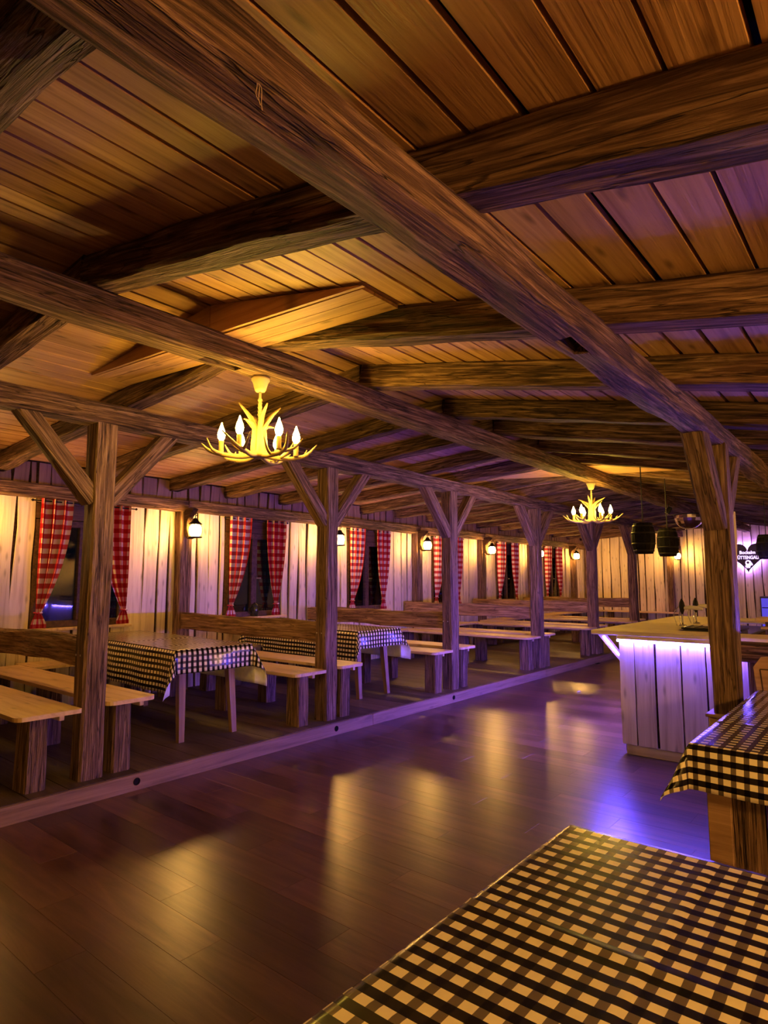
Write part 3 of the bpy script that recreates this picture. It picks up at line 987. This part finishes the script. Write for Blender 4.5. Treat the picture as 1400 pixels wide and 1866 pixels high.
TZ = 0.875
rot1 = math.radians(-3.5)
table(-6.78, -4.60, 2.97, 3.72, P, TZ, 'wooden table under the checked cloth between first and second posts', rot1, 0.32)
cloth(-5.69, 3.345, 1.09, 0.375, TZ, 0.20, 0.36, 'black and white checked cloth on the table between first and second posts', rot1, 0.035, (('y', 0.0, 0.004), ('x', 0.1, 0.004), ('x', 0.7, 0.004)), 0, 1.7, (-0.72, -0.255))
rot2 = math.radians(-2.0)
table(-6.78, -4.72, 5.30, 6.02, P, TZ, 'wooden table under the checked cloth between second and third posts', rot2, 0.32)
cloth(-5.75, 5.66, 1.03, 0.36, TZ, 0.20, 0.36, 'black and white checked cloth on the table between second and third posts', rot2, 0.035, (('y', 0.0, 0.004), ('x', 0.2, 0.004)), 0, 4.2, (-0.66, -0.255))

# near table
table(-0.765, 0.0, -0.55, 1.755, 0, 0.767, 'wooden table under the large checked cloth at the lower corner')
cloth(-0.3825, 0.6025, 0.3825, 1.1525, 0.767, 0.16, 0.16, 'large checked oilcloth filling the lower corner of the picture', 0, 0.014,
      (('y', 0.62, 0.0022), ('y', 0.22, 0.0018), ('x', -0.02, 0.0018)), 0, 8.8)
# table behind it, on plank ends
t = empty('table', (-0.34, 3.74, 0))
box('tabletop', (-0.72, 2.92, 0.73), (0.06, 4.56, 0.767), 'tableleg', t)
for yy in (3.02, 4.42):
    for q in range(3):
        board('leg', (-0.58 + q * 0.2, yy, 0), (-0.58 + q * 0.2, yy, 0.73), 0.19, 0.05, 'post', t, 0.0, (0, -1, 0))
box('leg', (-0.69, 2.97, 0), (-0.60, 3.06, 0.73), 'tableleg', t)
box('stretcher', (-0.36, 3.05, 0.28), (-0.30, 4.39, 0.38), 'tableleg', t)
tag(t, 'table on wide plank legs beside the dark post near the bar', 'table', 'tables under checked cloths')
cloth(-0.34, 3.74, 0.395, 0.83, 0.767, 0.20, 0.185, 'checked cloth hanging at a corner beside the dark post near the bar', 0, 0.025, (('y', -0.3, 0.003),), 0.6, 2.9)

# ------------------------------------------------------------------ bar counter
t = empty('bar_counter', (-1.4, 6.8, 0))
BY = 5.46
box('body', (-1.88, BY + 0.03, 0.02), (-1.08, 8.0, 0.94), 'bark', t)
us = [(-1.90, -1.775), (-1.77, -1.615), (-1.60, -1.41), (-1.405, -1.225), (-1.22, -1.06), (-1.055, -0.89)]
for a, b in us:
    board('board', ((a + b) / 2, BY + 0.012, 0.085), ((a + b) / 2, BY + 0.012, 0.975), b - a - 0.006, 0.022, 'white', t, 0.006, (0, -1, 0), 6)
yy = BY + 0.03
while yy < 7.9:
    board('board', (-1.89, yy + 0.09, 0.085), (-1.89, yy + 0.09, 0.975), 0.172, 0.022, 'white', t, 0.006, (-1, 0, 0), 6)
    yy += 0.18
box('plinth', (-1.87, BY + 0.015, 0), (-0.91, BY + 0.05, 0.085), 'white', t)
# top: a frame of planks around a lower working shelf
box('counter_top', (-2.12, BY - 0.05, 0.985), (0.62, BY + 0.34, 1.022), 'white', t, 0.006)
box('counter_top', (-2.12, BY + 0.342, 0.985), (-1.52, 8.15, 1.022), 'white', t, 0.006)
box('counter_top', (-1.518, 7.75, 0.985), (-1.06, 8.15, 1.022), 'white', t, 0.006)
box('inner_shelf', (-1.518, BY + 0.342, 0.945), (-1.08, 7.748, 0.965), 'tray', t)
box('wing_body', (-0.82, BY + 0.05, 0.0), (0.58, BY + 0.3, 0.985), 'frame', t)
box('fascia_board', (-1.90, BY - 0.046, 0.954), (0.6, BY - 0.026, 0.985), 'white', t)
for yy in (BY + 0.02, 6.6, 7.7):
    prism('bracket', [(-0.69, 0.985), (-0.48, 0.74), (-0.48, 0.80), (-0.63, 0.985)], yy - 6.8, yy - 6.8 + 0.05, 'white', t)
tag(t, 'limed plank bar counter lit blue along its edge', 'bar counter')
def led(lo, hi, label, mt='led'):
    o = empty('led_strip', [(lo[i] + hi[i]) / 2 for i in range(3)])
    box('light_tube', lo, hi, mt, o, 0.003)
    tag(o, label, 'light strip', 'blue light strips')
    return o
led((-1.90, BY - 0.046, 0.935), (-0.88, BY - 0.028, 0.953), 'glowing blue light strip under the front edge of the bar counter', 'ledfront')
led((-2.112, BY + 0.1, 0.968), (-2.095, 8.1, 0.984), 'glowing blue light strip under the long side edge of the bar')
led((-0.68, BY - 0.046, 0.935), (0.58, BY - 0.028, 0.953), 'blue light strip under the edge of the bar wing, outside the picture', 'ledwing')
led((-1.88, 8.005, 0.90), (-1.1, 8.02, 0.917), 'unseen blue light strip added behind the bar to tint the far wall')  # added out of sight to throw violet light on the far wall
mw, L = frame((-2.035, BY + 0.02, 0.965), (-1.905, BY + 0.02, 0.815), (0, -1, 0))
o = empty('led_strip', (-1.97, BY + 0.01, 0.89))
s_ = box('light_tube', (0, -0.006, 0), (L, 0.006, 0.008), 'ledfront', None, 0.002)
s_.parent = o
s_.matrix_local = rel(o, mw) @ Matrix.Translation((L / 2, 0, 0.004))
tag(o, 'short slanting blue light strip on the bar bracket', 'light strip', 'blue light strips')
# upright live-edged plank at the bar end
t = tag(board('upright_plank', (-1.0, BY - 0.075, 0.0), (-1.0, BY - 0.075, 1.98), 0.10, 0.03, 'white', None, 0.03, (0, -1, 0), 10),
        'blue-lit upright plank rising behind the dark lone post', 'plank')
# back shelves of the bar wing
t = empty('shelf_unit', (0.2, 6.4, 0))
box('shelf_plank', (-0.84, 6.0, 0.955), (1.5, 6.42, 0.99), 'bench', t)
box('shelf_plank', (-1.02, 6.43, 1.085), (1.5, 6.7, 1.12), 'bench', t)
box('shelf_plank', (-0.98, 6.43, 1.02), (1.5, 6.6, 1.04), 'bench', t)
box('carcass', (-0.80, 6.05, 0.0), (1.48, 6.4, 0.955), 'frame', t)
box('carcass', (-0.97, 6.61, 0.0), (1.48, 6.69, 1.085), 'frame', t)
tag(t, 'stepped pale shelves behind the bar beside the dark post', 'shelf')
# things on the bar
t = empty('drip_tray', (-1.40, 6.05, 1.022))
box('tray_body', (-1.50, 5.93, 0.966), (-1.05, 6.25, 1.03), 'tray', t, 0.008)
box('tray_rim', (-1.51, 5.92, 1.03), (-1.04, 6.26, 1.042), 'black', t, 0.003)
for q in range(6):
    box('grille_bar', (-1.49 + q * 0.075, 5.94, 1.042), (-1.48 + q * 0.075, 6.24, 1.048), 'steel', t, 0.001)
tag(t, 'dark low drip tray on top of the bar counter', 'tray')
def tap(x, y, label):
    t = empty('beer_tap', (x, y, 1.022))
    lathe('tap_foot', [(0.035, 0), (0.035, 0.008), (0.014, 0.014)], 'steel', t)
    tube('column', [(0, 0, 0.01), (0, 0, 0.12), (0, 0, 0.2)], 0.008, 'steel', t)
    tube('loop', [(-0.05, 0, 0.0), (-0.075, 0, 0.1), (-0.04, 0, 0.17), (0, 0, 0.18)], 0.004, 'steel', t)
    tube('loop', [(-0.03, 0.04, 0.0), (-0.04, 0.06, 0.1), (-0.02, 0.03, 0.17), (0, 0, 0.18)], 0.004, 'steel', t)
    lathe('grip', [(0.008, 0.11), (0.02, 0.14), (0.028, 0.19), (0.022, 0.22), (0.006, 0.255)], 'black', t)
    tube('spout', [(0.0, 0, 0.165), (0.06, 0, 0.175), (0.13, 0, 0.172), (0.18, 0, 0.16)], [0.012, 0.02, 0.02, 0.012], 'pale', t)
    return tag(t, label, 'tap', 'taps on the bar')
tap(-1.62, 6.42, 'beer tap with dark grip and pale spout nearer the bar edge')
tap(-1.60, 6.85, 'beer tap with dark grip farther back on the bar')

# ------------------------------------------------------------------ bench and chair beyond the checked table
t = empty('bench', (-0.2, 5.0, 0))
timber('back_rail', (-0.93, 4.93, 0.965), (0.6, 4.93, 0.965), 0.08, 0.13, 'beam', t, 0.006)
for xx in (-0.8, 0.5):
    timber('leg', (xx, 4.98, 0), (xx, 4.98, 0.91), 0.09, 0.09, 'post', t, 0.004, up=(1, 0, 0))
    timber('leg', (xx, 5.2, 0), (xx, 5.2, 0.45), 0.09, 0.09, 'post', t, 0.004, up=(1, 0, 0))
box('seat', (-0.9, 4.98, 0.45), (0.58, 5.28, 0.48), 'bench', t)
tag(t, 'dark bench whose back rail juts out behind the lone post', 'bench')
t = empty('farmhouse_chair', (-0.53, 4.55, 0))
bp = [(-0.19, 0.40), (0.19, 0.40), (0.235, 0.90), (0.19, 0.965), (0.06, 0.985), (0.0, 0.97), (-0.06, 0.985), (-0.19, 0.965), (-0.235, 0.90)]
back = prism('backrest', bp, 0.10, 0.125, 'chair', t)
for (a, b) in (((-0.165, 0.45), (-0.198, 0.89)), ((0.165, 0.45), (0.198, 0.89)), ((-0.198, 0.89), (0.198, 0.89))):
    mw, L = frame((a[0], 0.099, a[1]), (b[0], 0.099, b[1]), (0, -1, 0))
    s_ = box('groove_line', (0, -0.004, -0.001), (L, 0.004, 0.002), 'frame', None, 0)
    s_.parent = back
    s_.matrix_local = mw @ Matrix.Translation((L / 2, 0, 0))
slab('seat', [(-0.72, 4.22), (-0.34, 4.22), (-0.31, 4.68), (-0.75, 4.68)], 0.43, 0.46, 'chair', t)
for sx in (-1, 1):
    for sy in (-1, 1):
        tube('leg', [(sx * 0.15, -0.1 + sy * 0.14, 0.43), (sx * 0.17, -0.1 + sy * 0.17, 0.2), (sx * 0.19, -0.1 + sy * 0.19, 0.0)], [0.02, 0.022, 0.015], 'chair', t, 8)
tag(t, 'light wooden chair with angular panelled back behind the checked table', 'chair')

# ------------------------------------------------------------------ barrel pendant lamps
def barrel():
    t = empty('barrel_lamp')
    n = 14
    H = 0.165
    def rad(z):
        return 0.122 - 0.03 * (z / H) ** 2
    zz = [-H, -H * 0.6, -H * 0.2, H * 0.2, H * 0.6, H]
    vs, fs = [], []
    a0, a1 = -math.pi / n + 0.012, math.pi / n - 0.012
    for z in zz:
        r1 = rad(z); r0 = r1 - 0.012
        vs += [(r0 * math.cos(a0), r0 * math.sin(a0), z), (r1 * math.cos(a0), r1 * math.sin(a0), z), (r1 * math.cos(a1), r1 * math.sin(a1), z), (r0 * math.cos(a1), r0 * math.sin(a1), z)]
    for i in range(5):
        for k in range(4):
            k2 = (k + 1) % 4
            fs.append((i * 4 + k, i * 4 + 4 + k, i * 4 + 4 + k2, i * 4 + k2))
    fs += [(0, 1, 2, 3), (23, 22, 21, 20)]
    st = mesh('stave', vs, fs, 'barrel', t)
    for k in range(1, n):
        c = st.copy(); COL.objects.link(c); c.parent = t
        c.rotation_euler = (0, 0, 2 * math.pi * k / n)
    for z in (-H * 0.8, -H * 0.35, H * 0.35, H * 0.8):
        r1 = rad(z)
        lathe('hoop', [(r1 - 0.005, z - 0.009), (r1 + 0.003, z - 0.009), (r1 + 0.003, z + 0.009), (r1 - 0.005, z + 0.009)], 'black', t, seg=20)
    lathe('lid', [(rad(H) - 0.013, H - 0.015), (rad(H) - 0.013, H - 0.005), (0.01, H - 0.004)], 'barrel', t, seg=14)
    tube('cord', [(0, 0, H - 0.01), (0, 0, 0.45), (0, 0, 0.80)], 0.006, 'cable', t, 6)
    lathe('bulb', [(0.012, H - 0.02), (0.03, -0.02), (0.02, -0.05), (0.004, -0.06)], 'pale', t, seg=8)
    return t
ba = barrel()
BL = [(-2.10, 6.93, 1.90, 'black barrel lamp hanging over the bar edge, the one in full view'),
      (-2.11, 7.88, 1.90, 'black barrel lamp hanging directly in front of the far wall lantern'),
      (-1.36, 9.78, 1.90, 'black barrel lamp overlapping the heart sign')]
for i, (x, y, z, lb) in enumerate(BL):
    o = ba if i == 0 else copy_tree(ba)
    o.location = (x, y, z)
    tag(o, lb, 'pendant lamp', 'barrel lamps over the bar')
    for c in o.children:
        if c.name.startswith('cord'):
            c.scale = (1, 1, 1)
            want = rz(x) - z + 0.01
            c.scale.z = want / 0.80

# mirror half ball and a spotlight on the ridge beam
t = empty('mirror_ball', (-2.85, 12.05, 2.628))
prof = [(0.25 * math.sin(a), -0.25 * math.cos(a) + 0.0) for a in [math.pi / 2 * q / 7 for q in range(8)]]
prof[0] = (0.004, -0.25)
lathe('mirror_dome', prof, 'mirror', t, (0, 0, -0.02), 22, False)
lathe('mount_plate', [(0.255, -0.02), (0.255, 0.0), (0.03, 0.002)], 'black', t, seg=22)
tag(t, 'half mirror ball under the ridge beam behind the barrel lamps', 'mirror ball')
t = empty('spotlight', (-2.72, 10.3, 2.60))
lathe('lamp_head', [(0.02, 0.06), (0.035, 0.05), (0.04, -0.03), (0.045, -0.05), (0.03, -0.048)], 'black', t, (0, 0, -0.06), 12, True, Matrix.Rotation(0.6, 4, 'Y'))
lathe('lens_ring', [(0.036, -0.052), (0.04, -0.056), (0.02, -0.058)], 'pale', t, (0, 0, -0.06), 12, True, Matrix.Rotation(0.6, 4, 'Y'))
tube('yoke', [(0, 0, 0.04), (0, 0, 0.0), (0, 0, -0.03)], 0.008, 'black', t)
tag(t, 'small dark spotlight fixed under the ridge beam', 'spotlight')

# ------------------------------------------------------------------ heart sign
hs = empty('heart_sign', (-2.85, YB - 0.07, 1.62))
def heart(scale, n=48):
    pts = []
    for k in range(n):
        a = 2 * math.pi * k / n
        x = 16 * math.sin(a) ** 3
        z = 13 * math.cos(a) - 5 * math.cos(2 * a) - 2 * math.cos(3 * a) - math.cos(4 * a)
        pts.append((x / 32.0, (z + 17) / 29.0))
    return [(0.72 * (x * scale), 0.72 * ((z - 0.5) * scale + 0.5)) for x, z in pts]
prism('sign_plate', heart(1.0), -0.02, 0.005, 'sign', hs)
prism('backlight', heart(0.86), 0.018, 0.03, 'halo', hs)
def lettering(txt, size_w, cx_, cz_, name):
    cu = bpy.data.curves.new(name, 'FONT')
    cu.body = txt
    cu.align_x = 'CENTER'; cu.align_y = 'CENTER'
    cu.size = 0.1; cu.extrude = 0.004; cu.offset = 0.0022
    tmp = bpy.data.objects.new('tmp', cu)
    COL.objects.link(tmp)
    bpy.context.view_layer.update()
    me = bpy.data.meshes.new_from_object(tmp.evaluated_get(bpy.context.evaluated_depsgraph_get()))
    bpy.data.objects.remove(tmp)
    xs = [v.co.x for v in me.vertices]
    k_ = size_w / (max(xs) - min(xs))
    me.materials.clear(); me.materials.append(M['letters'])
    o = bpy.data.objects.new(name, me)
    link(o, hs)
    o.matrix_local = Matrix.Translation((cx_, -0.024, cz_)) @ Matrix.Rotation(math.pi / 2, 4, 'X') @ Matrix.Diagonal((k_, 0.115 / 0.1 if size_w > 0.45 else 1.1, 1, 1))
    return o
lettering('Bockalm', 0.34, 0.0, 0.50, 'lettering')
lettering('HÜTTENGAUDI', 0.60, 0.02, 0.375, 'lettering')
goat = [(-0.075, 0.165), (-0.04, 0.185), (-0.055, 0.225), (-0.055, 0.27), (-0.03, 0.305), (0.01, 0.315), (0.05, 0.30), (0.07, 0.265), (0.09, 0.235), (0.105, 0.20),
        (0.09, 0.185), (0.06, 0.185), (0.045, 0.15), (0.04, 0.115), (0.025, 0.14), (0.01, 0.11), (-0.005, 0.14), (-0.03, 0.105), (-0.03, 0.145), (-0.06, 0.13), (-0.045, 0.16)]
horn = [(0.0, 0.285), (0.025, 0.275), (0.03, 0.245), (0.01, 0.225), (-0.02, 0.23), (-0.03, 0.255), (-0.02, 0.277)]
prism('goat_emblem', goat, -0.028, -0.021, 'letters', hs)
prism('horn_curl', horn, -0.031, -0.0285, 'sign', hs)
tag(hs, 'dark blue heart sign with glowing lettering and goat on the far wall', 'sign')

# blue cooler by the far wall
t = empty('drinks_cooler', (-2.3, YB - 0.3, 0))
box('cabinet', (-2.58, YB - 0.55, 0.0), (-1.95, YB - 0.06, 1.06), 'tray', t, 0.01)
box('glass_door', (-2.55, YB - 0.565, 0.12), (-1.98, YB - 0.552, 1.02), 'coolerglow', t, 0.003)
for q in range(3):
    box('shelf', (-2.54, YB - 0.572, 0.35 + q * 0.22), (-1.99, YB - 0.566, 0.37 + q * 0.22), 'black', t, 0.001)
tag(t, 'low drinks cooler glowing blue at the far wall under the heart sign', 'cooler')

# ------------------------------------------------------------------ small things
t = empty('enamel_jug', (XW + 0.02, 5.60, WZ0 - 0.002))
lathe('jug_body', [(0.05, 0), (0.058, 0.006), (0.058, 0.11), (0.05, 0.14), (0.046, 0.155)], 'jug', t, seg=18)
lathe('lid', [(0.05, 0.155), (0.048, 0.165), (0.02, 0.178), (0.012, 0.19), (0.004, 0.195)], 'jug', t, seg=18)
tube('handle', [(0.0, -0.055, 0.13), (0.0, -0.10, 0.12), (0.0, -0.105, 0.07), (0.0, -0.056, 0.04)], 0.007, 'jug', t)
tag(t, 'shiny black jug standing on a window sill', 'jug')
t = empty('twine', (-0.79, 0.616, 2.30))
for q in range(3):
    s = q * 0.7
    tube('strand', [(-0.003, 0.001 * q, 0.012), (0.003 + 0.002 * math.sin(s), 0.004 * q - 0.004, -0.004), (0.004, -0.007 + 0.006 * q, -0.020 - 0.004 * q), (0.004 + 0.002 * math.cos(s), -0.003 + 0.005 * q, -0.030 - 0.006 * q)], 0.0005, 'twine', t, 5)
tag(t, 'frayed end of twine dangling from the near ceiling beam', 'twine')
o = mesh('paper_scrap', [(0, 0, 0.001), (0.05, 0.01, 0.012), (0.055, 0.04, 0.004), (0.01, 0.035, 0.014), (0.025, 0.02, 0.02)], [(0, 1, 4), (1, 2, 4), (2, 3, 4), (3, 0, 4)], 'paper')
o.location = (-3.35, 8.0, 0)
tag(o, 'tiny white paper scrap lying on the dark floor', 'paper scrap')
